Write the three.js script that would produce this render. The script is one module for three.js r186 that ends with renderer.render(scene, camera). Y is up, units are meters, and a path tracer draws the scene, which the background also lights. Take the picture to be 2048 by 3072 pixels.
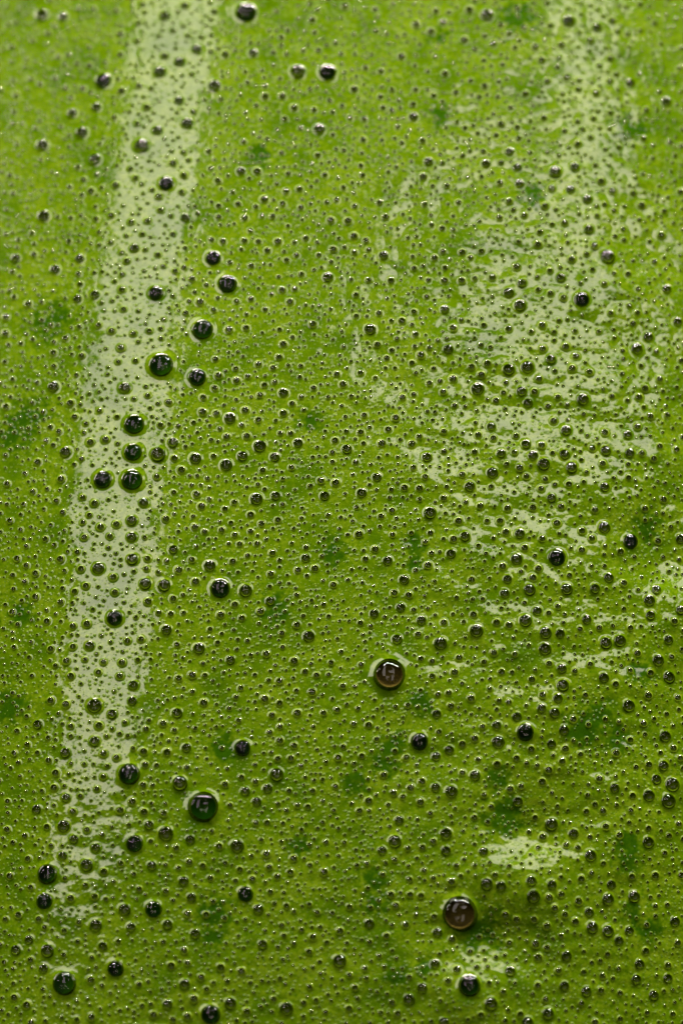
import * as THREE from 'three';
import { ImprovedNoise } from 'three/addons/math/ImprovedNoise.js';
import { RectAreaLightUniformsLib } from 'three/addons/lights/RectAreaLightUniformsLib.js';

// ---------------------------------------------------------------- camera, room darkness, lamps, exposure
const scene = new THREE.Scene();
scene.background = new THREE.Color(0.014, 0.013, 0.011);          // a dim room round the lamps
const MM = 0.001, D = 0.46, TILT = THREE.MathUtils.degToRad(12);
const camera = new THREE.PerspectiveCamera(2 * THREE.MathUtils.radToDeg(Math.atan(0.0427 / D)), 682 / 1024, 0.02, 20);
camera.position.set(0, D * Math.cos(TILT), D * Math.sin(TILT));
camera.lookAt(0, 0, 0);
camera.focus = D - 0.0005;
camera.userData.fStop = 12.5;
camera.updateMatrixWorld(true);
const renderer = new THREE.WebGLRenderer({ antialias: true });
renderer.toneMapping = THREE.LinearToneMapping;
renderer.toneMappingExposure = 0.685;
renderer.shadowMap.enabled = true;
RectAreaLightUniformsLib.init();
const WARM = [1.0, 0.86, 0.76];
const LAMPS = [   // centre, what it points at, width, height, brightness, label
  { at: [-0.415, 1.0, -0.57], w: 0.37, h: 1.10, down: true, power: 10, label: 'tall softbox lamp mirrored as the pale band on the left' },
  { at: [0.295, 1.0, -0.352], w: 0.49, h: 0.20, down: true, power: 10, label: 'wide low softbox lamp mirrored as the ragged pale patches on the right' },
  { at: [0.410, 1.0, -0.82], w: 0.15, h: 0.70, down: true, power: 10, label: 'narrow softbox lamp mirrored as the thin pale strip running to the upper right' },
  { at: [-0.28, 0.34, -1.18], w: 0.56, h: 0.22, power: 245, label: 'square softbox lamp mirrored in the middle of each bubble highlight' },
  { at: [-1.04, 0.34, -0.62], w: 0.62, h: 0.24, power: 35, label: 'square softbox lamp mirrored in the dim left end of each bubble highlight' },
  { at: [0.48, 0.34, -1.12], w: 0.80, h: 0.22, power: 245, label: 'square softbox lamp mirrored in the right half of each bubble highlight' },
];

// ---------------------------------------------------------------- helpers
function piece(name, geometry, m, parent) {
  const o = new THREE.Mesh(geometry, m); o.name = name; o.castShadow = o.receiveShadow = true; parent.add(o); return o;
}
let seed = 20240611;
const rnd = () => { seed = (seed + 0x6D2B79F5) | 0; let t = Math.imul(seed ^ (seed >>> 15), 1 | seed); t = (t + Math.imul(t ^ (t >>> 7), 61 | t)) ^ t; return ((t ^ (t >>> 14)) >>> 0) / 4294967296; };
const noise = new ImprovedNoise();
const sstep = (a, b, x) => { const t = Math.min(1, Math.max(0, (x - a) / (b - a))); return t * t * (3 - 2 * t); };
const lerp = THREE.MathUtils.lerp;
const PX = 0.0278;                                                // millimetres on the liquid per pixel of a 2048-pixel-wide picture

// ---------------------------------------------------------------- the liquid's broad shape (millimetres)
function swell(k, m) {                                             // height lost when the slope grows as k d^2 / (1 + k d^2 / m)
  const t = new Float64Array(1200); let h = 0;
  for (let i = 1; i < 1200; i++) { const d = i * 0.05, s = k * d * d; h += 0.05 * s / (1 + s / m); t[i] = h; }
  return (d) => { if (d <= 0) return 0; const f = Math.min(1198, d / 0.05), i = Math.floor(f); return lerp(t[i], t[i + 1], f - i); };
}
const leftSwell = swell(0.0019, 0.6), rightSwell = swell(0.0010, 0.5);
function broad(x, z) {
  let h = -(z * z) / 800;
  const lower = sstep(-8, 26, z);
  h -= leftSwell(-(x + 0.108 * z) - 8 - 0.9 * lower) * (1 + 0.32 * lower);
  h -= rightSwell(x - 6);
  for (const [cx, cz, size] of [[15, 28.5, 4.4], [11.5, 37.5, 4.4], [27.5, 5.7, 3.4]]) {   // low waves near the lower edge
    const low = Math.exp(-(((x - cx) / size) ** 2) - (((z - cz) / (1.2 * size)) ** 2));
    h += low * (0.56 * Math.tanh((z - cz) / 2.4) + (cx > 20 ? 0.11 : -0.05) * (x - cx));
  }
  const wr = sstep(-2, 12, x), wl = (0.25 + 0.75 * wr) * (1 - 0.6 * sstep(-22, -34, z));
  h += wl * 0.13 * noise.noise(x / 7.5, z / 6.0, 3.1);
  h += wl * 0.08 * noise.noise(x / 3.4, z / 2.1, 7.7);
  return h;
}
function fine(x, z) {
  const wr = sstep(-1, 11, x), w = Math.min(1, 0.6 + 0.4 * wr + 0.35 * sstep(0, 20, z));
  return w * ((0.028 + 0.012 * wr) * noise.noise(x / 1.3, z / 0.95, 1.9) + 0.008 * noise.noise(x / 0.6, z / 0.42, 5.3));
}
const eye = camera.position.clone().divideScalar(MM);
const ray = new THREE.Vector3();
function at(px, py) {                                              // the point of the liquid seen at a pixel of the 2048 x 3072 photograph
  ray.set(px / 1024 - 1, 1 - py / 1536, 0.5).unproject(camera).divideScalar(MM).sub(eye).normalize();
  let h = 0, x = 0, z = 0;
  for (let i = 0; i < 12; i++) { const t = (h - eye.y) / ray.y; x = eye.x + ray.x * t; z = eye.z + ray.z * t; h = broad(x, z); }
  return [x, z];
}

// ---------------------------------------------------------------- the bubbles, square by square of the photograph (1568 units = 512 of its pixels)
const UNIT = 0.32653 * PX * 0.93;
const bubbles = [];                                                // { x, z, r (mm), px, py, kind }
function square(col, row, list) {
  for (const [u, v, r] of list) {
    const px = col * 512 + u * 0.32653, py = row * 512 + v * 0.32653, [x, z] = at(px, py);
    bubbles.push({ x, z, r: r * UNIT * (r > 60 ? 1 : r > 50 ? 0.93 : 0.86), px, py, read: true });
  }
}
square(0, 0, [[385,135,58],[580,155,48],[720,80,32],[860,82,32],[1105,310,38],[1515,148,50],[1272,212,32],[948,740,68],[1115,835,42],[760,810,36],[1468,662,54],[1512,515,40],[1275,788,36],[822,600,34],[535,520,32],[1105,500,32],[885,985,46],[663,1040,50],[750,1220,55],[390,1335,56],[1300,1340,62],[1445,1200,50],[1350,988,42],[870,1465,54],[1262,1138,34],[715,1535,34]]);
square(1, 0, [[692,115,88],[130,50,42],[400,105,34],[240,455,50],[503,500,42],[755,485,46],[82,570,50],[405,785,55],[75,925,44],[150,1135,54],[1165,655,62],[1440,665,75],[868,885,40],[1025,882,38],[1300,180,38],[1135,990,40],[1365,1185,52],[192,685,28],[1350,1425,34],[885,1275,28],[670,1300,30],[115,1400,30],[350,1390,32],[1460,920,28],[20,1500,40]]);
square(2, 0, [[32,55,40],[1335,135,56],[1175,88,42],[685,222,42],[820,287,40],[868,98,34],[932,202,36],[1128,365,42],[550,517,42],[952,675,38],[362,652,34],[118,818,42],[1316,790,36],[680,820,32],[660,1075,46],[210,1090,34],[1050,850,34],[200,1280,34],[745,1290,36],[800,1485,44],[1325,1505,44],[1465,1138,38],[1395,400,36],[1545,1395,44]]);
square(3, 0, [[520,195,56],[350,235,32],[780,255,46],[210,430,38],[715,370,38],[450,410,38],[270,550,40],[920,190,38],[900,540,38],[500,710,38],[320,745,34],[1085,765,46],[770,855,38],[1415,935,50],[120,862,38],[290,1085,38],[600,1325,38],[45,1540,44],[395,1550,50],[575,1535,46],[1205,1275,36],[745,1090,32],[895,745,34]]);
square(0, 1, [[1062,135,42],[1525,120,64],[400,420,58],[835,185,38],[1245,70,34],[1460,240,38],[1022,412,38],[1205,475,38],[1355,465,38],[145,805,46],[730,810,46],[505,910,50],[312,768,34],[1235,715,46],[1165,832,38],[1450,775,34],[870,1140,46],[710,1180,44],[1430,1125,64],[260,1225,42],[55,1345,40],[1120,1095,40],[905,1420,36],[50,1495,42],[600,1540,36],[1025,1475,40],[1225,1500,36],[1370,1475,34],[1018,660,32],[1475,365,36],[1135,1275,34],[910,682,28]]);
square(1, 1, [[120,45,38],[435,92,36],[645,5,44],[795,5,42],[100,200,34],[860,262,42],[1060,188,36],[1182,168,36],[1415,38,32],[1028,303,34],[135,435,46],[440,425,32],[680,432,36],[1470,455,40],[480,650,36],[678,642,34],[805,650,32],[985,650,40],[1240,620,34],[888,732,34],[1493,722,40],[390,805,64],[195,995,38],[740,872,32],[1065,820,32],[1445,978,50],[520,1040,80],[270,1208,42],[1025,1095,38],[1095,1205,38],[605,1200,32],[295,1460,88],[1305,1410,40],[535,1460,42],[692,1445,36],[395,1280,32],[1200,950,32],[1360,775,30],[138,1310,34]]);
square(2, 1, [[750,55,42],[1455,112,38],[350,292,36],[60,462,42],[405,425,38],[115,600,40],[225,640,34],[1075,292,34],[925,528,34],[385,780,46],[855,800,38],[1110,750,38],[1285,740,36],[1450,430,36],[455,1010,38],[945,1010,40],[1105,1010,40],[1385,980,42],[1535,1120,50],[948,1275,44],[345,1310,34],[555,1380,40],[262,1458,52],[1025,1445,42],[680,1505,36],[1535,1455,40],[135,1140,32],[1185,800,34],[1540,280,36],[1225,990,32],[135,1335,30]]);
square(3, 1, [[395,10,54],[65,120,46],[360,165,42],[535,175,44],[690,265,46],[815,100,42],[920,190,42],[300,325,38],[110,410,34],[480,480,38],[705,540,46],[255,565,38],[235,680,42],[755,690,40],[875,790,62],[545,815,40],[40,885,42],[445,985,46],[90,1035,44],[640,1185,66],[70,1240,54],[350,1130,38],[470,1170,38],[240,1095,36],[845,1040,36],[1190,320,42],[1370,595,40],[1420,1090,46],[1520,1390,46],[1250,1530,50],[275,1420,40],[1065,950,36],[905,1310,34],[1110,1405,36],[1110,210,34],[345,920,34],[175,1480,32],[1545,195,36],[795,1480,30],[575,1475,30]]);
square(0, 2, [[1480,220,104],[490,105,38],[750,135,38],[1112,62,42],[495,228,32],[490,420,52],[1145,430,54],[645,570,42],[55,600,40],[685,695,36],[1235,765,85],[540,830,34],[830,930,42],[970,905,42],[600,1020,52],[1225,1020,75],[1450,1040,62],[345,1110,40],[945,1270,76],[1215,1275,88],[560,1265,42],[870,1490,40],[1320,1485,46],[65,1310,36],[760,1435,34],[300,1380,34],[1550,560,40],[1440,1245,36],[1245,180,32],[915,640,32],[1475,770,36],[1075,695,30]]);
square(1, 2, [[245,330,75],[440,315,40],[605,360,38],[805,210,36],[995,145,36],[1035,25,38],[1035,475,46],[405,430,36],[860,402,34],[300,515,36],[820,495,34],[295,650,42],[420,662,36],[685,632,40],[545,710,52],[805,722,36],[1035,660,40],[1115,572,32],[20,930,50],[820,965,56],[660,1055,50],[228,1080,52],[510,1140,54],[1170,935,46],[955,1065,46],[700,872,38],[515,875,36],[100,1182,42],[1110,1160,34],[845,1185,34],[240,1405,40],[790,1450,54],[965,1420,44],[1415,1420,46],[1380,1280,40],[1515,1300,42],[285,1515,40],[1525,300,34],[1510,910,36],[35,1075,38],[395,1055,32],[585,1480,34]]);
square(2, 2, [[730,125,42],[980,75,48],[1340,205,40],[1535,260,54],[1250,440,58],[1420,545,36],[175,290,34],[15,395,40],[330,30,36],[1025,345,42],[808,385,34],[500,705,40],[560,515,36],[1285,310,40],[1195,235,38],[1375,785,44],[175,835,36],[430,808,36],[370,938,42],[50,990,48],[785,1065,48],[645,945,42],[715,875,34],[1465,1030,44],[1385,1210,52],[325,1250,44],[185,1395,48],[1180,1335,50],[580,1345,38],[718,1350,38],[660,1160,34],[770,1245,34],[940,1440,36],[1275,1515,38],[815,1555,54],[1525,1535,40],[1395,890,36],[1110,1225,36],[465,1555,34],[1255,860,36],[940,830,34],[935,465,36]]);
square(3, 2, [[140,240,60],[355,165,48],[490,50,42],[280,70,40],[585,140,42],[1145,70,54],[550,250,42],[710,285,40],[245,345,40],[85,460,50],[205,465,40],[650,535,54],[145,570,46],[1220,435,42],[1165,515,40],[380,735,42],[495,820,50],[850,840,42],[1060,860,44],[1150,785,40],[1270,690,38],[125,945,46],[190,1050,48],[270,955,42],[480,1040,50],[290,1130,56],[545,1160,52],[860,1005,50],[735,985,38],[1080,1030,46],[1190,1030,36],[1300,1080,38],[360,1440,44],[850,1340,48],[1390,1455,40],[70,1165,42],[830,1125,38],[520,1315,38],[190,1530,40],[450,1520,38],[1510,995,38],[1425,680,38],[1220,1540,38],[265,1355,36],[1355,965,36],[1355,350,40],[330,600,36],[130,1245,36],[35,870,34],[20,1020,34],[760,1550,40]]);
square(0, 3, [[1210,80,50],[925,140,42],[1070,115,40],[1208,232,50],[1525,65,40],[775,235,38],[415,248,34],[1010,225,36],[155,430,38],[555,435,42],[1215,435,52],[325,565,38],[745,525,40],[905,520,54],[1040,600,42],[1335,660,54],[1510,675,56],[325,780,40],[555,830,38],[790,680,38],[685,730,34],[1055,740,38],[1360,825,42],[1055,975,66],[800,1030,42],[430,1005,38],[670,1050,38],[1530,1085,50],[825,1230,46],[670,1240,38],[465,1260,38],[610,1370,42],[650,1510,42],[1120,1385,40],[905,1475,36],[1100,1510,40],[1355,430,36],[240,492,34],[90,80,36],[1170,1185,36],[1295,1170,36],[110,920,36],[950,1380,34]]);
square(1, 3, [[455,705,82],[690,725,58],[260,1255,52],[360,495,52],[230,640,42],[75,535,42],[225,138,38],[25,345,44],[735,25,38],[835,108,36],[985,75,36],[1240,425,44],[935,375,36],[920,570,36],[915,818,44],[825,915,40],[1270,1145,52],[1135,1370,42],[880,1305,40],[550,1360,44],[1160,1040,38],[1325,520,40],[1170,535,36],[590,850,36],[460,945,40],[200,1500,42],[75,1530,38],[25,795,36],[195,440,36],[1495,670,36],[1000,1555,38],[635,295,32],[795,290,32],[590,210,32],[1340,1500,34],[1235,1468,34],[655,975,36],[570,455,36],[470,165,34]]);
square(2, 3, [[440,1492,132],[815,10,55],[160,205,42],[365,40,34],[310,342,40],[425,450,46],[220,432,34],[1075,85,42],[1135,225,48],[1005,385,46],[795,490,42],[575,625,48],[485,745,40],[620,765,38],[545,880,44],[735,998,46],[300,935,44],[510,1170,50],[910,1210,58],[1240,1095,58],[1080,1340,38],[1195,625,38],[1500,750,46],[1525,618,44],[1480,500,40],[1455,85,40],[1215,945,38],[940,1015,36],[1425,1015,38],[835,1515,38],[1040,1475,42],[1470,1470,38],[1400,1295,38],[1310,1380,34],[1540,1040,42],[705,1125,36],[1030,250,40],[770,275,32],[470,210,32],[1510,185,40],[665,900,30]]);
square(3, 3, [[410,420,72],[1085,270,64],[845,145,54],[70,200,48],[40,435,52],[410,105,42],[640,175,40],[120,1000,56],[230,910,46],[305,1110,54],[300,1260,56],[440,1120,46],[160,715,52],[500,710,52],[760,705,48],[885,605,48],[1260,815,52],[990,1185,54],[860,1205,54],[685,990,46],[1270,950,46],[1340,1365,54],[1325,715,46],[1435,1175,46],[1545,900,44],[840,1525,50],[1440,1520,54],[455,1440,46],[1025,655,40],[730,245,40],[1545,250,48],[115,330,38],[640,350,38],[275,245,38],[240,520,38],[995,365,38],[190,605,42],[180,1540,40],[1490,1005,40],[800,1065,34],[1270,1480,38],[420,870,34],[335,930,32],[715,1400,34],[340,1395,36],[1150,1300,40],[1340,270,38],[1085,1065,34],[1465,1335,32]]);
square(0, 4, [[870,215,62],[1225,25,48],[465,165,40],[605,200,42],[345,385,46],[1030,290,46],[1215,170,44],[910,395,42],[870,540,50],[600,645,50],[1185,840,90],[1535,640,42],[1320,635,42],[950,655,40],[510,830,42],[495,965,40],[608,1060,44],[335,1165,46],[585,1320,56],[1215,1095,42],[1105,1175,42],[680,1440,44],[880,1520,46],[1235,1480,72],[1525,1390,62],[1370,1310,44],[1500,375,38],[1325,1190,42],[445,715,36],[1070,690,36],[250,570,34],[130,650,34],[155,445,32],[950,865,36],[670,1185,38],[65,1350,38],[430,1325,36],[1335,755,38],[1505,1205,38],[1315,940,36],[800,1355,36],[650,400,34],[70,1090,32]]);
square(1, 4, [[300,1140,125],[85,925,62],[660,600,68],[60,280,50],[145,600,46],[975,845,60],[305,185,42],[865,150,42],[1300,90,42],[1165,280,42],[1000,190,36],[930,300,36],[790,1095,44],[685,1000,44],[890,975,46],[610,1505,60],[180,1445,48],[445,1505,40],[1005,535,40],[1135,580,36],[1105,695,36],[985,700,34],[650,870,34],[780,912,34],[50,1520,36],[1530,250,36],[1405,280,34],[500,935,36],[1540,690,38],[910,458,34],[1165,1130,32],[1260,1140,32],[645,50,32],[885,1285,32],[1515,955,32],[1305,995,32],[1005,405,32]]);
square(2, 4, [[717,540,72],[875,290,44],[1190,145,42],[1005,215,38],[250,390,38],[1425,395,46],[1440,550,58],[990,620,46],[870,680,44],[1110,565,40],[1225,515,40],[595,690,36],[390,850,38],[1225,855,50],[740,910,40],[635,970,42],[480,1015,36],[865,965,46],[1010,1005,56],[250,1085,40],[725,1100,42],[530,1265,44],[490,1460,58],[960,1390,54],[165,1180,36],[375,1545,44],[960,1545,46],[1430,750,40],[610,212,32],[115,380,32],[985,95,34],[1220,1240,34],[745,1515,36],[845,1460,36],[1550,980,40],[115,745,28],[895,455,32],[1110,830,34],[565,1050,32],[1310,1035,32],[1305,1555,44]]);
square(3, 4, [[120,455,72],[465,25,54],[420,145,46],[280,115,40],[1070,215,56],[1250,120,42],[390,280,50],[270,238,44],[45,315,46],[475,438,50],[1405,495,52],[360,565,44],[488,610,42],[955,650,42],[1085,528,36],[460,722,38],[335,805,42],[275,912,42],[800,885,40],[940,970,46],[1390,765,50],[1470,940,62],[1325,890,48],[1255,1040,54],[1435,1090,62],[50,1095,50],[360,1305,58],[565,1390,48],[280,1420,42],[860,1325,40],[985,1405,40],[1250,1470,54],[1255,755,40],[1105,1040,38],[760,1120,34],[835,1180,36],[680,1185,34],[495,1495,34],[605,1520,34],[1440,1410,36],[560,340,40],[1205,375,38],[175,612,38],[80,955,34],[40,695,36],[950,15,38],[1480,605,40],[1530,1300,34],[1520,140,38],[1545,695,34]]);
square(0, 5, [[435,190,84],[410,440,68],[590,1195,98],[1060,1060,68],[795,110,56],[880,665,56],[1410,515,70],[1145,520,54],[435,895,60],[145,890,50],[575,25,44],[265,795,44],[400,1060,46],[650,415,42],[870,400,40],[955,170,42],[1395,115,46],[1205,680,44],[945,855,44],[835,1165,42],[1540,655,48],[1545,1035,42],[1540,1390,48],[1410,1485,40],[245,1395,44],[130,1325,40],[170,570,40],[90,210,40],[1525,350,36],[840,1510,40],[1280,330,34],[280,980,36],[280,315,36],[50,605,32],[355,605,36],[285,1560,40],[590,712,34],[255,50,36],[725,635,34],[785,295,34],[1110,95,36]]);
square(1, 5, [[365,1480,80],[685,375,64],[1065,1430,60],[805,515,50],[120,258,48],[190,410,46],[225,740,48],[130,1205,50],[460,1050,44],[550,1380,52],[845,840,46],[650,1085,42],[215,1340,44],[155,558,40],[1410,175,42],[170,82,38],[980,215,38],[1100,175,38],[880,10,40],[1130,48,40],[1305,772,38],[1270,905,36],[325,565,38],[295,115,34],[365,230,36],[635,148,34],[905,128,34],[1555,715,40],[1065,485,34],[750,235,34],[1550,990,60],[700,1455,40],[155,1500,40],[280,1140,38],[5,1035,44],[125,895,38],[1020,662,32],[155,1010,34],[945,1340,34],[330,1250,32],[20,1530,36],[1335,1350,30]]);
square(2, 5, [[1085,555,145],[1175,1215,90],[255,650,48],[1335,285,54],[1465,305,50],[1010,265,42],[1375,1385,58],[860,1020,46],[880,730,46],[620,1345,52],[740,1240,50],[1060,1070,44],[980,1175,38],[590,660,38],[455,380,38],[75,495,36],[625,240,34],[730,390,36],[630,380,36],[500,480,36],[415,760,36],[1505,565,40],[1410,200,34],[1015,790,40],[465,1375,36],[125,1235,36],[515,1475,36],[70,1425,36],[1550,1085,50],[940,1555,50],[380,195,30],[1280,1485,36],[1485,1275,34],[1180,905,32],[1540,825,34],[850,585,36],[490,60,32],[760,160,32],[360,1465,30],[215,1060,32]]);
square(3, 5, [[195,400,60],[175,255,50],[365,290,46],[720,25,54],[340,410,44],[610,445,44],[880,425,54],[1120,400,54],[735,685,54],[880,715,52],[1075,715,46],[1495,630,50],[500,945,50],[480,1220,46],[680,1270,50],[330,1475,52],[240,960,44],[1170,1020,48],[1140,1160,48],[1300,1305,48],[1430,1150,46],[980,805,46],[215,840,44],[910,290,46],[1315,205,42],[705,545,46],[40,610,40],[320,670,42],[450,380,38],[390,505,38],[200,610,38],[635,235,38],[1225,900,42],[1430,1030,38],[580,630,42],[1100,215,36],[425,1080,38],[485,565,38],[1520,825,38],[815,1260,38],[1475,1480,34],[990,1525,36],[760,1555,40],[305,1345,36],[830,1130,36],[235,1215,36],[75,1480,38],[320,870,36],[140,1560,54],[1555,205,40],[990,1285,34]]);

// keep neighbours apart, largest first, then fill the gaps between them with the countless small ones
const CELL = 1.0, hash = new Map(), speckHash = new Map();
const keyOf = (i, j) => i * 4096 + j;
function enter(b, into = hash) { const k = keyOf(Math.floor(b.x / CELL) + 2048, Math.floor(b.z / CELL) + 2048); (into.get(k) ?? into.set(k, []).get(k)).push(b); }
function near(x, z, reach, f, hash_ = hash) {
  const i0 = Math.floor((x - reach) / CELL) + 2048, i1 = Math.floor((x + reach) / CELL) + 2048, j0 = Math.floor((z - reach) / CELL) + 2048, j1 = Math.floor((z + reach) / CELL) + 2048;
  for (let i = i0; i <= i1; i++) for (let j = j0; j <= j1; j++) { const c = hash_.get(keyOf(i, j)); if (c) for (const b of c) f(b); }
}
bubbles.sort((p, q) => q.r - p.r);
const RMAX = bubbles[0].r, GAP = 1.22;
const kept = [];
for (const b of bubbles) {
  let room = Infinity;
  near(b.x, b.z, 2.8 * RMAX, (o) => { room = Math.min(room, Math.hypot(o.x - b.x, o.z - b.z) / GAP - o.r); });
  if (room < 0.6 * b.r) continue;
  b.r = Math.min(b.r, room);
  kept.push(b); enter(b);
}
const X0 = -36, X1 = 36, Z0 = -50, Z1 = 51;
function scatter(n, rMin, rMax, gap, into = hash) {
  for (let i = 0; i < n; i++) {
    const x = lerp(X0, X1, rnd()), z = lerp(Z0, Z1, rnd()), r = lerp(rMin, rMax, Math.pow(rnd(), 1.3));
    let ok = true;
    near(x, z, gap * (RMAX + r), (o) => { if (ok && Math.hypot(o.x - x, o.z - z) < (o.r + r) * (gap + (o.r > 0.5 ? -0.1 : 0))) ok = false; });
    if (ok && into !== hash) near(x, z, gap * 2 * rMax, (o) => { if (Math.hypot(o.x - x, o.z - z) < (o.r + r) * gap) ok = false; }, into);
    if (ok) { const b = { x, z, r }; kept.push(b); enter(b, into); }
  }
}
scatter(4600, 18 * UNIT, 28 * UNIT, 1.75);
scatter(14000, 12.5 * UNIT, 18 * UNIT, 1.65);
scatter(22000, 9 * UNIT, 12.5 * UNIT, 1.5);
const SPECK = 9 * UNIT;
scatter(60000, 4.5 * UNIT, SPECK, 1.25, speckHash);
const framed = (b) => b.x > -30 && b.x < 30 && b.z > -45 && b.z < 45;

// ---------------------------------------------------------------- the liquid sheet: meniscus round every bubble, a hole where the bubble's own bowl sits
const RISE = 0.16, WIDE = 0.8, HOLE = 1.17;
const meniscus = (rho) => { const t = (rho - 1) / WIDE; return t >= 1 ? 0 : RISE * (1 - t) * (1 - t); };
function height(x, z) {
  let h = broad(x, z) + fine(x, z);
  near(x, z, RMAX * (1 + WIDE), (o) => {
    const dx = o.x - x, dz = o.z - z, reach = o.r * (1 + WIDE);
    if (dx * dx + dz * dz >= reach * reach) return;
    const d = Math.sqrt(dx * dx + dz * dz) / o.r;
    h += o.r * meniscus(Math.max(1, d));
  });
  return h;
}
function delaunay(coords) {                                       // sweep-hull triangulation
  const n = coords.length >> 1, EPS = Math.pow(2, -52);
  const tri = new Uint32Array(Math.max(2 * n - 5, 0) * 3), half = new Int32Array(tri.length), stack = new Uint32Array(2048);
  const hashSize = Math.ceil(Math.sqrt(n)), prev = new Uint32Array(n), next = new Uint32Array(n), ht = new Uint32Array(n), hh = new Int32Array(hashSize).fill(-1);
  const ids = new Uint32Array(n), dist = new Float64Array(n);
  const orient = (ax, ay, bx, by, cx, cy) => (ay - cy) * (bx - cx) - (ax - cx) * (by - cy);
  const inCircle = (ax, ay, bx, by, cx, cy, px, py) => {
    const dx = ax - px, dy = ay - py, ex = bx - px, ey = by - py, fx = cx - px, fy = cy - py;
    const ap = dx * dx + dy * dy, bp = ex * ex + ey * ey, cp = fx * fx + fy * fy;
    return dx * (ey * cp - bp * fy) - dy * (ex * cp - bp * fx) + ap * (ex * fy - ey * fx) < 0;
  };
  const centre = (ax, ay, bx, by, cx, cy) => {
    const dx = bx - ax, dy = by - ay, ex = cx - ax, ey = cy - ay, bl = dx * dx + dy * dy, cl = ex * ex + ey * ey, d = 0.5 / (dx * ey - dy * ex);
    return [(ey * bl - dy * cl) * d, (dx * cl - ex * bl) * d];
  };
  let minX = Infinity, minY = Infinity, maxX = -Infinity, maxY = -Infinity;
  for (let i = 0; i < n; i++) { const x = coords[2 * i], y = coords[2 * i + 1]; minX = Math.min(minX, x); minY = Math.min(minY, y); maxX = Math.max(maxX, x); maxY = Math.max(maxY, y); ids[i] = i; }
  const mx = (minX + maxX) / 2, my = (minY + maxY) / 2;
  let i0 = 0, i1 = 0, i2 = 0, best = Infinity;
  for (let i = 0; i < n; i++) { const d = (coords[2 * i] - mx) ** 2 + (coords[2 * i + 1] - my) ** 2; if (d < best) { best = d; i0 = i; } }
  const ax = coords[2 * i0], ay = coords[2 * i0 + 1]; best = Infinity;
  for (let i = 0; i < n; i++) { if (i === i0) continue; const d = (coords[2 * i] - ax) ** 2 + (coords[2 * i + 1] - ay) ** 2; if (d < best && d > 0) { best = d; i1 = i; } }
  let bx = coords[2 * i1], by = coords[2 * i1 + 1], minR = Infinity;
  for (let i = 0; i < n; i++) {
    if (i === i0 || i === i1) continue;
    const c = centre(ax, ay, bx, by, coords[2 * i], coords[2 * i + 1]), r = c[0] * c[0] + c[1] * c[1];
    if (r < minR) { minR = r; i2 = i; }
  }
  let cx = coords[2 * i2], cy = coords[2 * i2 + 1];
  if (orient(ax, ay, bx, by, cx, cy) < 0) { [i1, i2] = [i2, i1]; [bx, cx] = [cx, bx]; [by, cy] = [cy, by]; }
  const cc = centre(ax, ay, bx, by, cx, cy), ox = ax + cc[0], oy = ay + cc[1];
  for (let i = 0; i < n; i++) dist[i] = (coords[2 * i] - ox) ** 2 + (coords[2 * i + 1] - oy) ** 2;
  ids.sort((p, q) => dist[p] - dist[q]);
  const keyed = (x, y) => { const dx = x - ox, dy = y - oy, p = dx / (Math.abs(dx) + Math.abs(dy)); return Math.floor((dy > 0 ? 3 - p : 1 + p) / 4 * hashSize) % hashSize; };
  let hullStart = i0, len = 0, edges = 0;
  const link = (a, b) => { half[a] = b; if (b !== -1) half[b] = a; };
  const add = (a, b, c, p, q, r) => { const t = len; tri[t] = a; tri[t + 1] = b; tri[t + 2] = c; link(t, p); link(t + 1, q); link(t + 2, r); len += 3; return t; };
  function legalize(a) {
    let i = 0, ar = 0;
    for (;;) {
      const b = half[a], a0 = a - a % 3; ar = a0 + (a + 2) % 3;
      if (b === -1) { if (i === 0) break; a = stack[--i]; continue; }
      const b0 = b - b % 3, al = a0 + (a + 1) % 3, bl = b0 + (b + 2) % 3, p0 = tri[ar], pr = tri[a], pl = tri[al], p1 = tri[bl];
      if (inCircle(coords[2 * p0], coords[2 * p0 + 1], coords[2 * pr], coords[2 * pr + 1], coords[2 * pl], coords[2 * pl + 1], coords[2 * p1], coords[2 * p1 + 1])) {
        tri[a] = p1; tri[b] = p0;
        const hbl = half[bl];
        if (hbl === -1) { let e = hullStart; do { if (ht[e] === bl) { ht[e] = a; break; } e = prev[e]; } while (e !== hullStart); }
        link(a, hbl); link(b, half[ar]); link(ar, bl);
        const br = b0 + (b + 1) % 3;
        if (i < stack.length) stack[i++] = br;
      } else { if (i === 0) break; a = stack[--i]; }
    }
    return ar;
  }
  next[i0] = prev[i2] = i1; next[i1] = prev[i0] = i2; next[i2] = prev[i1] = i0;
  ht[i0] = 0; ht[i1] = 1; ht[i2] = 2;
  hh[keyed(ax, ay)] = i0; hh[keyed(bx, by)] = i1; hh[keyed(cx, cy)] = i2;
  add(i0, i1, i2, -1, -1, -1);
  for (let k = 0, xp = 0, yp = 0; k < n; k++) {
    const i = ids[k], x = coords[2 * i], y = coords[2 * i + 1];
    if (k > 0 && Math.abs(x - xp) <= EPS && Math.abs(y - yp) <= EPS) continue;
    xp = x; yp = y;
    if (i === i0 || i === i1 || i === i2) continue;
    let start = 0;
    for (let j = 0, key = keyed(x, y); j < hashSize; j++) { start = hh[(key + j) % hashSize]; if (start !== -1 && start !== next[start]) break; }
    start = prev[start];
    let e = start, q;
    while (q = next[e], orient(x, y, coords[2 * e], coords[2 * e + 1], coords[2 * q], coords[2 * q + 1]) >= 0) { e = q; if (e === start) { e = -1; break; } }
    if (e === -1) continue;
    let t = add(e, i, next[e], -1, -1, ht[e]);
    ht[i] = legalize(t + 2); ht[e] = t;
    let m = next[e];
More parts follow.
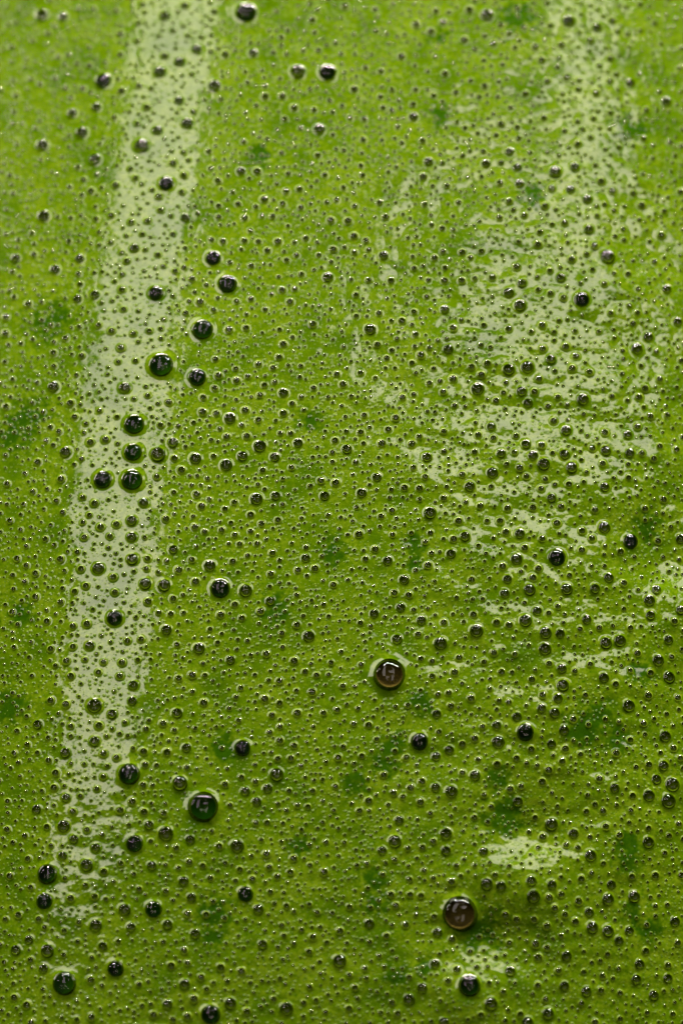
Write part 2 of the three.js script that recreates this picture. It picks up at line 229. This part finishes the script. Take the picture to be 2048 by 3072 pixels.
    while (q = next[m], orient(x, y, coords[2 * m], coords[2 * m + 1], coords[2 * q], coords[2 * q + 1]) < 0) {
      t = add(m, i, q, ht[i], -1, ht[m]);
      ht[i] = legalize(t + 2); next[m] = m; m = q;
    }
    if (e === start) {
      while (q = prev[e], orient(x, y, coords[2 * q], coords[2 * q + 1], coords[2 * e], coords[2 * e + 1]) < 0) {
        t = add(q, i, e, -1, ht[e], ht[q]);
        legalize(t + 2); ht[q] = t; next[e] = e; e = q;
      }
    }
    hullStart = prev[i] = e; next[e] = prev[m] = i; next[i] = m;
    hh[keyed(x, y)] = i; hh[keyed(coords[2 * e], coords[2 * e + 1])] = e;
  }
  return tri.subarray(0, len);
}
const HOLED = 11.5 * UNIT;                                           // smaller ones lie on the sheet as beads
const pts = [], owner = [];
kept.forEach((b, n) => {
  if (b.r <= SPECK) return;
  const big = b.r > 30 * UNIT, ang = rnd() * 6;
  const count = b.r > 60 * UNIT ? 56 : big ? 28 : b.r > 17 * UNIT ? 14 : b.r > HOLED ? 10 : 8;
  const rings = b.r > HOLED ? (big ? [HOLE, 1.3, 1.45, 1.6, 1.8] : [HOLE, 1.36, 1.58, 1.8]) : [0.01, 1.1, 1.45, 1.8];
  for (let k = 0; k < rings.length; k++) {
    const m = rings[k] < 0.1 ? 1 : count;
    for (let a = 0; a < m; a++) {
      const th = ang + (a + 0.5 * k) / m * 2 * Math.PI, x = b.x + Math.cos(th) * rings[k] * b.r, z = b.z + Math.sin(th) * rings[k] * b.r;
      let ok = true;
      near(x, z, 1.3 * RMAX, (o) => { if (ok && o !== b && o.r > HOLED && Math.hypot(o.x - x, o.z - z) < HOLE * 1.02 * o.r) ok = false; });
      if (!ok) continue;
      pts.push(x, z); owner.push(k === 0 && b.r > HOLED ? n : -1);
    }
  }
});
const STEP = 0.18;
for (let z = Z0; z <= Z1; z += STEP) for (let x = X0; x <= X1; x += STEP) {
  const inside = x > -31 && x < 31 && z > -46 && z < 46;
  if (!inside && rnd() > 0.3) continue;
  const px = x + (rnd() - 0.5) * 0.11, pz = z + (rnd() - 0.5) * 0.11;
  let ok = true;
  near(px, pz, 1.9 * RMAX, (o) => { if (ok && Math.hypot(o.x - px, o.z - pz) < o.r * (o.r > HOLED ? 1.85 : 1.5)) ok = false; });
  if (ok) { pts.push(px, pz); owner.push(-1); }
}
const faces = delaunay(Float64Array.from(pts));
const N = pts.length / 2, pos = new Float32Array(N * 3), nor = new Float32Array(N * 3), uv = new Float32Array(N * 2);
const E = 0.012;
for (let i = 0; i < N; i++) {
  const x = pts[2 * i], z = pts[2 * i + 1], h = height(x, z);
  const gx = (height(x + E, z) - height(x - E, z)) / (2 * E), gz = (height(x, z + E) - height(x, z - E)) / (2 * E), l = 1 / Math.hypot(gx, 1, gz);
  pos.set([x * MM, h * MM, z * MM], 3 * i); nor.set([-gx * l, l, -gz * l], 3 * i);
  uv.set([(x - X0) / (X1 - X0), (z - Z0) / (Z1 - Z0)], 2 * i);
}
const index = [];
for (let t = 0; t < faces.length; t += 3) {
  const a = faces[t], b = faces[t + 1], c = faces[t + 2];
  if (owner[a] >= 0 && owner[a] === owner[b] && owner[b] === owner[c]) continue;
  const turn = (pts[2 * b] - pts[2 * a]) * (pts[2 * c + 1] - pts[2 * a + 1]) - (pts[2 * b + 1] - pts[2 * a + 1]) * (pts[2 * c] - pts[2 * a]);
  if (turn > 0) index.push(a, c, b); else index.push(a, b, c);
}
const sheet = new THREE.BufferGeometry();
sheet.setAttribute('position', new THREE.BufferAttribute(pos, 3));
sheet.setAttribute('normal', new THREE.BufferAttribute(nor, 3));
sheet.setAttribute('uv', new THREE.BufferAttribute(uv, 2));
sheet.setIndex(index);

// ---------------------------------------------------------------- colour of the liquid: green juice, paler froth between the bubbles, darker clots of leaf, fine specks
const clots = [[40,1300,62],[91,1246,60],[157,963,66],[1601,590,44],[1889,388,46],[1324,346,40],[1318,108,34],[927,1269,36],[822,1823,50],[1243,1634,38],[1249,1693,34],[1266,2103,36],[1181,2231,40],[1155,2296,44],[1066,2358,40],[1510,2456,64],[1491,2335,34],[672,2244,44],[900,2534,38],[1784,2162,66],[1745,2201,50],[1849,2221,46],[1879,2534,40],[1122,2645,46],[1115,2707,44],[1448,2795,66],[1187,2925,34],[1272,2900,30],[642,2743,60],[633,2808,40],[1921,2016,38],[1941,1578,50],[1875,2573,40],[1905,2743,46],[1940,2785,40],[23,2123,54],[59,1843,40],[1550,60,60],[780,470,40],[1000,1650,44]]
  .map(([px, py, r]) => { const [x, z] = at(px, py); return [x, z, r * PX]; });
const TW = 1440, TH = 2020, tex = new Uint8Array(TW * TH * 4);
const srgb = (v) => 255 * (v <= 0.0031308 ? 12.92 * v : 1.055 * Math.pow(v, 1 / 2.4) - 0.055);
const GREEN = [0.0310, 0.0660, 0.0003], DEEP = [0.0080, 0.0310, 0.0004], FROTH = [0.064, 0.103, 0.0028];
for (let j = 0; j < TH; j++) for (let i = 0; i < TW; i++) {
  const x = X0 + (i + 0.5) / TW * (X1 - X0), z = Z0 + (j + 0.5) / TH * (Z1 - Z0);
  const w1 = noise.noise(x / 6, z / 6, 0.3), w2 = noise.noise(x / 2.2, z / 2.2, 4.3), w3 = noise.noise(x / 0.7, z / 0.7, 8.1), w4 = noise.noise(x / 0.26, z / 0.26, 2.2), w5 = noise.noise(x / 0.12, z / 0.12, 6.2);
  let froth = sstep(-0.1, 0.8, 0.3 * w1 + 0.3 * w2 + 0.35 * w3 + 0.6 * w4 + 0.4 * w5 + 0.15);
  let deep = 0.42 * sstep(0.1, 0.6, -w1 * 0.5 - w2 * 0.8 + 0.1 * w3);
  for (const [cx, cz, r] of clots) {
    const d = Math.hypot(x - cx, z - cz) / r;
    if (d < 1.8) deep = Math.max(deep, 0.95 * sstep(1.5, 0.3, d + 0.6 * w3 + 0.35 * w2 + 0.25 * w4));
  }
  if (w4 + 0.8 * w5 < -0.78) deep = Math.max(deep, 0.8);
  froth *= 1 - deep;
  for (let c = 0; c < 3; c++) tex[(j * TW + i) * 4 + c] = srgb(lerp(lerp(GREEN[c], DEEP[c], deep), FROTH[c], froth * 0.8));
  tex[(j * TW + i) * 4 + 3] = 255;
}
const juiceMap = new THREE.DataTexture(tex, TW, TH, THREE.RGBAFormat);
juiceMap.colorSpace = THREE.SRGBColorSpace; juiceMap.magFilter = THREE.LinearFilter; juiceMap.minFilter = THREE.LinearFilter; juiceMap.needsUpdate = true;

const juice = new THREE.MeshPhysicalMaterial({ map: juiceMap, roughness: 0.035, ior: 1.40 });
const filmMat = new THREE.MeshPhysicalMaterial({ color: 0xffffff, transmission: 1, thickness: 0, roughness: 0.02, ior: 1.33, specularIntensity: 0.4 });
const wet = (r, g, b, rough = 0.06) => new THREE.MeshPhysicalMaterial({ color: new THREE.Color().setRGB(r, g, b), roughness: rough, ior: 1.40, specularIntensity: 0.4 });
// clear juice, seen through into the dark depth below the froth; the less so the more froth is in it
const clear = (through, c, spec = 0.25) => new THREE.MeshPhysicalMaterial({ color: new THREE.Color().setRGB(...c), transmission: through, thickness: 0, roughness: 0.05, ior: 1.40, specularIntensity: spec });
const MIXED = [0.046, 0.083, 0.0014];
const bowlClear = clear(1, [0.46, 0.90, 0.06], 0.32), bowlHazy = clear(0.5, MIXED), bowlCloudy = clear(0.45, MIXED), bowlFrothy = clear(0.55, MIXED), bowlAmber = clear(0.6, [0.062, 0.050, 0.009], 0.25);
const rimClear = clear(0.72, GREEN, 0.7), rimFroth = wet(...FROTH, 0.3);

const liquid = new THREE.Group();
liquid.name = 'green_juice';
liquid.userData = { label: 'bright green frothy juice filling the whole picture beneath all the bubbles', category: 'juice' };
piece('frothy_surface', sheet, juice, liquid);
const depth = new THREE.PlaneGeometry((X1 - X0) * MM, (Z1 - Z0) * MM, 60, 84).rotateX(-Math.PI / 2), dp = depth.attributes.position;
for (let i = 0; i < dp.count; i++) {                               // the body of juice below the froth, closed against the surface all round
  const x = dp.getX(i) / MM + (X0 + X1) / 2, z = dp.getZ(i) / MM + (Z0 + Z1) / 2;
  const edge = sstep(0, 3, Math.min(x - X0, X1 - x, z - Z0, Z1 - z));
  dp.setXYZ(i, x * MM, (broad(x, z) + fine(x, z) - 0.05 - 1.8 * edge) * MM, z * MM);
}
depth.computeVertexNormals();
piece('deep_juice', depth, wet(...GREEN, 0.3), liquid);
scene.add(liquid);

// ---------------------------------------------------------------- one bubble: clear dome over a round bowl in the liquid, with the meniscus rim it stands in (radius 1)
const V = (a) => a.map(([x, y]) => new THREE.Vector2(x, y));
function bubbleShapes(seg, rows) {
  const slope = THREE.MathUtils.degToRad(44), dome = [], bowl = [], rim = [];
  for (let i = 0, y = RISE, q = 1; i <= rows; i++) {                // rounder towards the shoulder
    const next = i === rows ? 1e-4 : Math.cos(Math.PI / 2 * i / rows * 0.999) * 0.999 + 0.001 * (1 - i / rows);
    for (let k = 0; k < 20; k++) { const c = lerp(q, next, (k + 0.5) / 20); y += Math.tan(slope * Math.pow(c, 1.5)) * (q - next) / 20; }
    q = next; dome.push([Math.max(1e-4, q), y]);
  }
  for (let i = 0; i <= rows; i++) { const t = Math.PI / 2 * (i / rows); bowl.push([Math.max(1e-4, Math.sin(t)), RISE - 0.82 * Math.cos(t)]); }
  for (let i = 0; i <= 4; i++) { const q = 1 + 0.25 * i / 4; rim.push([q, meniscus(q) + 0.012 - 0.05 * Math.pow(i / 4, 3)]); }
  return { dome: new THREE.LatheGeometry(V(dome.reverse()), seg), bowl: new THREE.LatheGeometry(V(bowl), seg), rim: new THREE.LatheGeometry(V(rim), seg) };
}
const fineShape = bubbleShapes(56, 16), midShape = bubbleShapes(28, 9), lowShape = bubbleShapes(14, 5);
const up = new THREE.Vector3(0, 1, 0), nrm = new THREE.Vector3(), quat = new THREE.Quaternion(), spin = new THREE.Quaternion(), lean = new THREE.Vector3();
function stand(b) {
  const e = 0.25, hx = (broad(b.x + e, b.z) - broad(b.x - e, b.z)) / (2 * e), hz = (broad(b.x, b.z + e) - broad(b.x, b.z - e)) / (2 * e);
  nrm.set(-hx, 1, -hz).normalize();
  quat.setFromUnitVectors(up, nrm).multiply(spin.setFromAxisAngle(lean.set(Math.sin(b.x * 97), 0, Math.cos(b.z * 61)).normalize(), 0.09 * Math.sin(b.x * 31 + b.z * 17)));
  return { p: new THREE.Vector3(b.x * MM, (broad(b.x, b.z) + fine(b.x, b.z)) * MM, b.z * MM), q: quat.clone(), s: new THREE.Vector3(b.r * MM, b.r * MM, b.r * MM) };
}
const names = {};
const numbered = (n) => { const k = names[n] = (names[n] ?? -1) + 1; return k ? `${n}_${String(k).padStart(3, '0')}` : n; };
function makeBubble(shape, bowlM, rimM) {
  const g = new THREE.Group();
  piece('film_dome', shape.dome, filmMat, g); piece('bowl', shape.bowl, bowlM, g); piece('rim', shape.rim, rimM, g);
  return g;
}
const proto = { large: makeBubble(fineShape, bowlClear, rimClear), brown: makeBubble(fineShape, bowlAmber, rimClear), middle: makeBubble(midShape, bowlHazy, rimClear), small: makeBubble(midShape, bowlCloudy, rimClear) };
const ROWS = ['along the upper edge', 'in the upper part', 'above the middle', 'below the middle', 'in the lower part', 'along the lower edge'], COLS = ['far left', 'mid left', 'mid right', 'far right'];
const RANK = ['largest', 'second largest', 'third largest', 'fourth largest'], rankIn = {};
const things = kept.filter((b) => b.read).slice(0, 300);
const WAYS = ['right of', 'below and right of', 'below', 'below and left of', 'left of', 'above and left of', 'above', 'above and right of'], anchors = [], said = new Set();
things.forEach((b, n) => {                                         // first the ones that size and place single out
  b.thing = true;
  b.brown = n < 3 && b.px > 1024 && b.r > 120 * UNIT;
  b.type = b.brown ? 'brown' : b.r > 62 * UNIT ? 'large' : b.r > 44 * UNIT ? 'middle' : 'small';
  const col = Math.min(3, Math.max(0, Math.floor(b.px / 512))), row = Math.min(5, Math.max(0, Math.floor(b.py / 512))), cell = col + ',' + row;
  b.where = `${COLS[col]} ${ROWS[row]}`;
  const k = rankIn[cell] = (rankIn[cell] ?? -1) + 1;
  if (b.brown) { b.label = b.py < 2200 ? 'big olive brown bubble with bright rim standing alone right of the middle' : 'biggest olive brown bubble, beside a dark green clot low on the right'; b.called = b.py < 2200 ? 'the upper olive brown bubble' : 'the lower olive brown bubble'; }
  else if (k < 4) { b.label = `${b.type === 'large' ? 'big dark' : 'dark'} green bubble, ${RANK[k]} of those ${b.where}`; b.called = `the ${RANK[k]} bubble ${b.where}`; }
  if (b.called) anchors.push(b);
});
things.forEach((b) => {                                            // then the lesser ones, by the nearest of those
  if (!b.label) {
    const order = anchors.map((o) => [Math.hypot(o.px - b.px, o.py - b.py), o]).sort((p, q) => p[0] - q[0]).slice(0, 3);
    for (const [, o] of order) {
      const way = WAYS[(Math.round(Math.atan2(b.py - o.py, b.px - o.px) / (Math.PI / 4)) + 8) % 8], text = `small bubble ${way} ${o.called}`;
      if (!said.has(text)) { said.add(text); b.label = text; break; }
    }
  }
  const o = proto[b.type].clone(), { p, q, s } = stand(b);
  o.name = numbered('air_bubble'); o.position.copy(p); o.quaternion.copy(q); o.scale.copy(s);
  o.userData = { label: b.label ?? `small round dark green bubble among the lesser ones ${b.where}`, category: 'bubble', group: b.label ? 'bubbles on the juice' : `lesser bubbles ${b.where}` };
  scene.add(o);
});

// the rest, past three hundred: one froth of bubbles
const rest = kept.filter((b) => !b.thing);
const holed = rest.filter((b) => b.r > HOLED), beads = rest.filter((b) => b.r <= HOLED && (!clots.some(([x, z, r]) => Math.abs(b.x - x) < r && Math.hypot(b.x - x, b.z - z) < 1.0 * r) || rnd() < 0.25));
const froth = new THREE.Group(); froth.name = 'bubble_froth';
froth.userData = { label: 'countless tiny round bubbles packed over the whole green surface', category: 'froth', kind: 'stuff' };
const m4 = new THREE.Matrix4(), tint = new THREE.Color();
function many(name, geometry, m, list, colour) {
  const o = new THREE.InstancedMesh(geometry, m, list.length); o.name = name; o.userData.kind = 'stuff'; o.castShadow = o.receiveShadow = true;
  list.forEach((b, i) => {
    const { p, q, s } = stand(b); o.setMatrixAt(i, m4.compose(p, q, s));
    if (colour) o.setColorAt(i, colour(b));
  });
  froth.add(o);
}
const mixed = (a, b, t) => tint.setRGB(lerp(a[0], b[0], t), lerp(a[1], b[1], t), lerp(a[2], b[2], t));
const deepOnes = holed.filter((b) => b.read), rests = holed.filter((b) => !b.read);
many('film_dome', lowShape.dome, filmMat, holed);
many('cloudy_bowl', lowShape.bowl, bowlCloudy, deepOnes);
many('frothy_bowl', lowShape.bowl, bowlFrothy, rests);
many('rim', lowShape.rim, rimFroth, holed);
const beadShape = new THREE.LatheGeometry(V([[1.2, -0.05], [1.0, 0.10], [0.75, 0.17], [0.42, 0.21], [0.001, 0.22]].reverse().map(([x, y]) => [x, y]).reverse()), 8);
many('bead', beadShape, new THREE.MeshPhysicalMaterial({ color: 0xffffff, roughness: 0.5, specularIntensity: 0.25 }), beads, () => mixed(FROTH, GREEN, 0.3 + rnd() * 0.7));
scene.add(froth);

// ---------------------------------------------------------------- softbox lamps out of the frame
for (const L of LAMPS) {
  const g = new THREE.Group(); g.name = numbered('softbox_lamp'); g.position.set(...L.at); g.lookAt(L.down ? new THREE.Vector3(L.at[0], 0, L.at[2] + 1e-5) : new THREE.Vector3());
  const glow = new THREE.Color().setRGB(...WARM), panel = new THREE.Mesh(new THREE.BoxGeometry(L.w, L.h, 0.006), new THREE.MeshStandardMaterial({ color: 0xdddddd, roughness: 0.9, emissive: glow, emissiveIntensity: 1 }));
  panel.name = 'diffuser'; g.add(panel);
  const black = new THREE.MeshStandardMaterial({ color: 0x0c0c0c, roughness: 0.8 });
  for (const [w, h, x, y] of [[L.w + 0.03, 0.015, 0, L.h / 2 + 0.008], [L.w + 0.03, 0.015, 0, -L.h / 2 - 0.008], [0.015, L.h, L.w / 2 + 0.008, 0], [0.015, L.h, -L.w / 2 - 0.008, 0]]) {
    const bar = new THREE.Mesh(new THREE.BoxGeometry(w, h, 0.05), black); bar.name = 'frame_bar'; bar.position.set(x, y, -0.02); g.add(bar);
  }
  const lamp = new THREE.RectAreaLight(glow, L.power, L.w, L.h);
  lamp.position.set(0, 0, 0.006); lamp.rotation.y = Math.PI; lamp.name = 'lamp_light'; g.add(lamp);
  g.userData = { label: L.label, category: 'lamp' };
  scene.add(g);
}
console.log('bubbles', kept.length, 'read', kept.filter((b) => b.read).length, 'holed', holed.length, 'beads', beads.length, 'points', N, 'triangles', index.length / 3);
renderer.render(scene, camera);
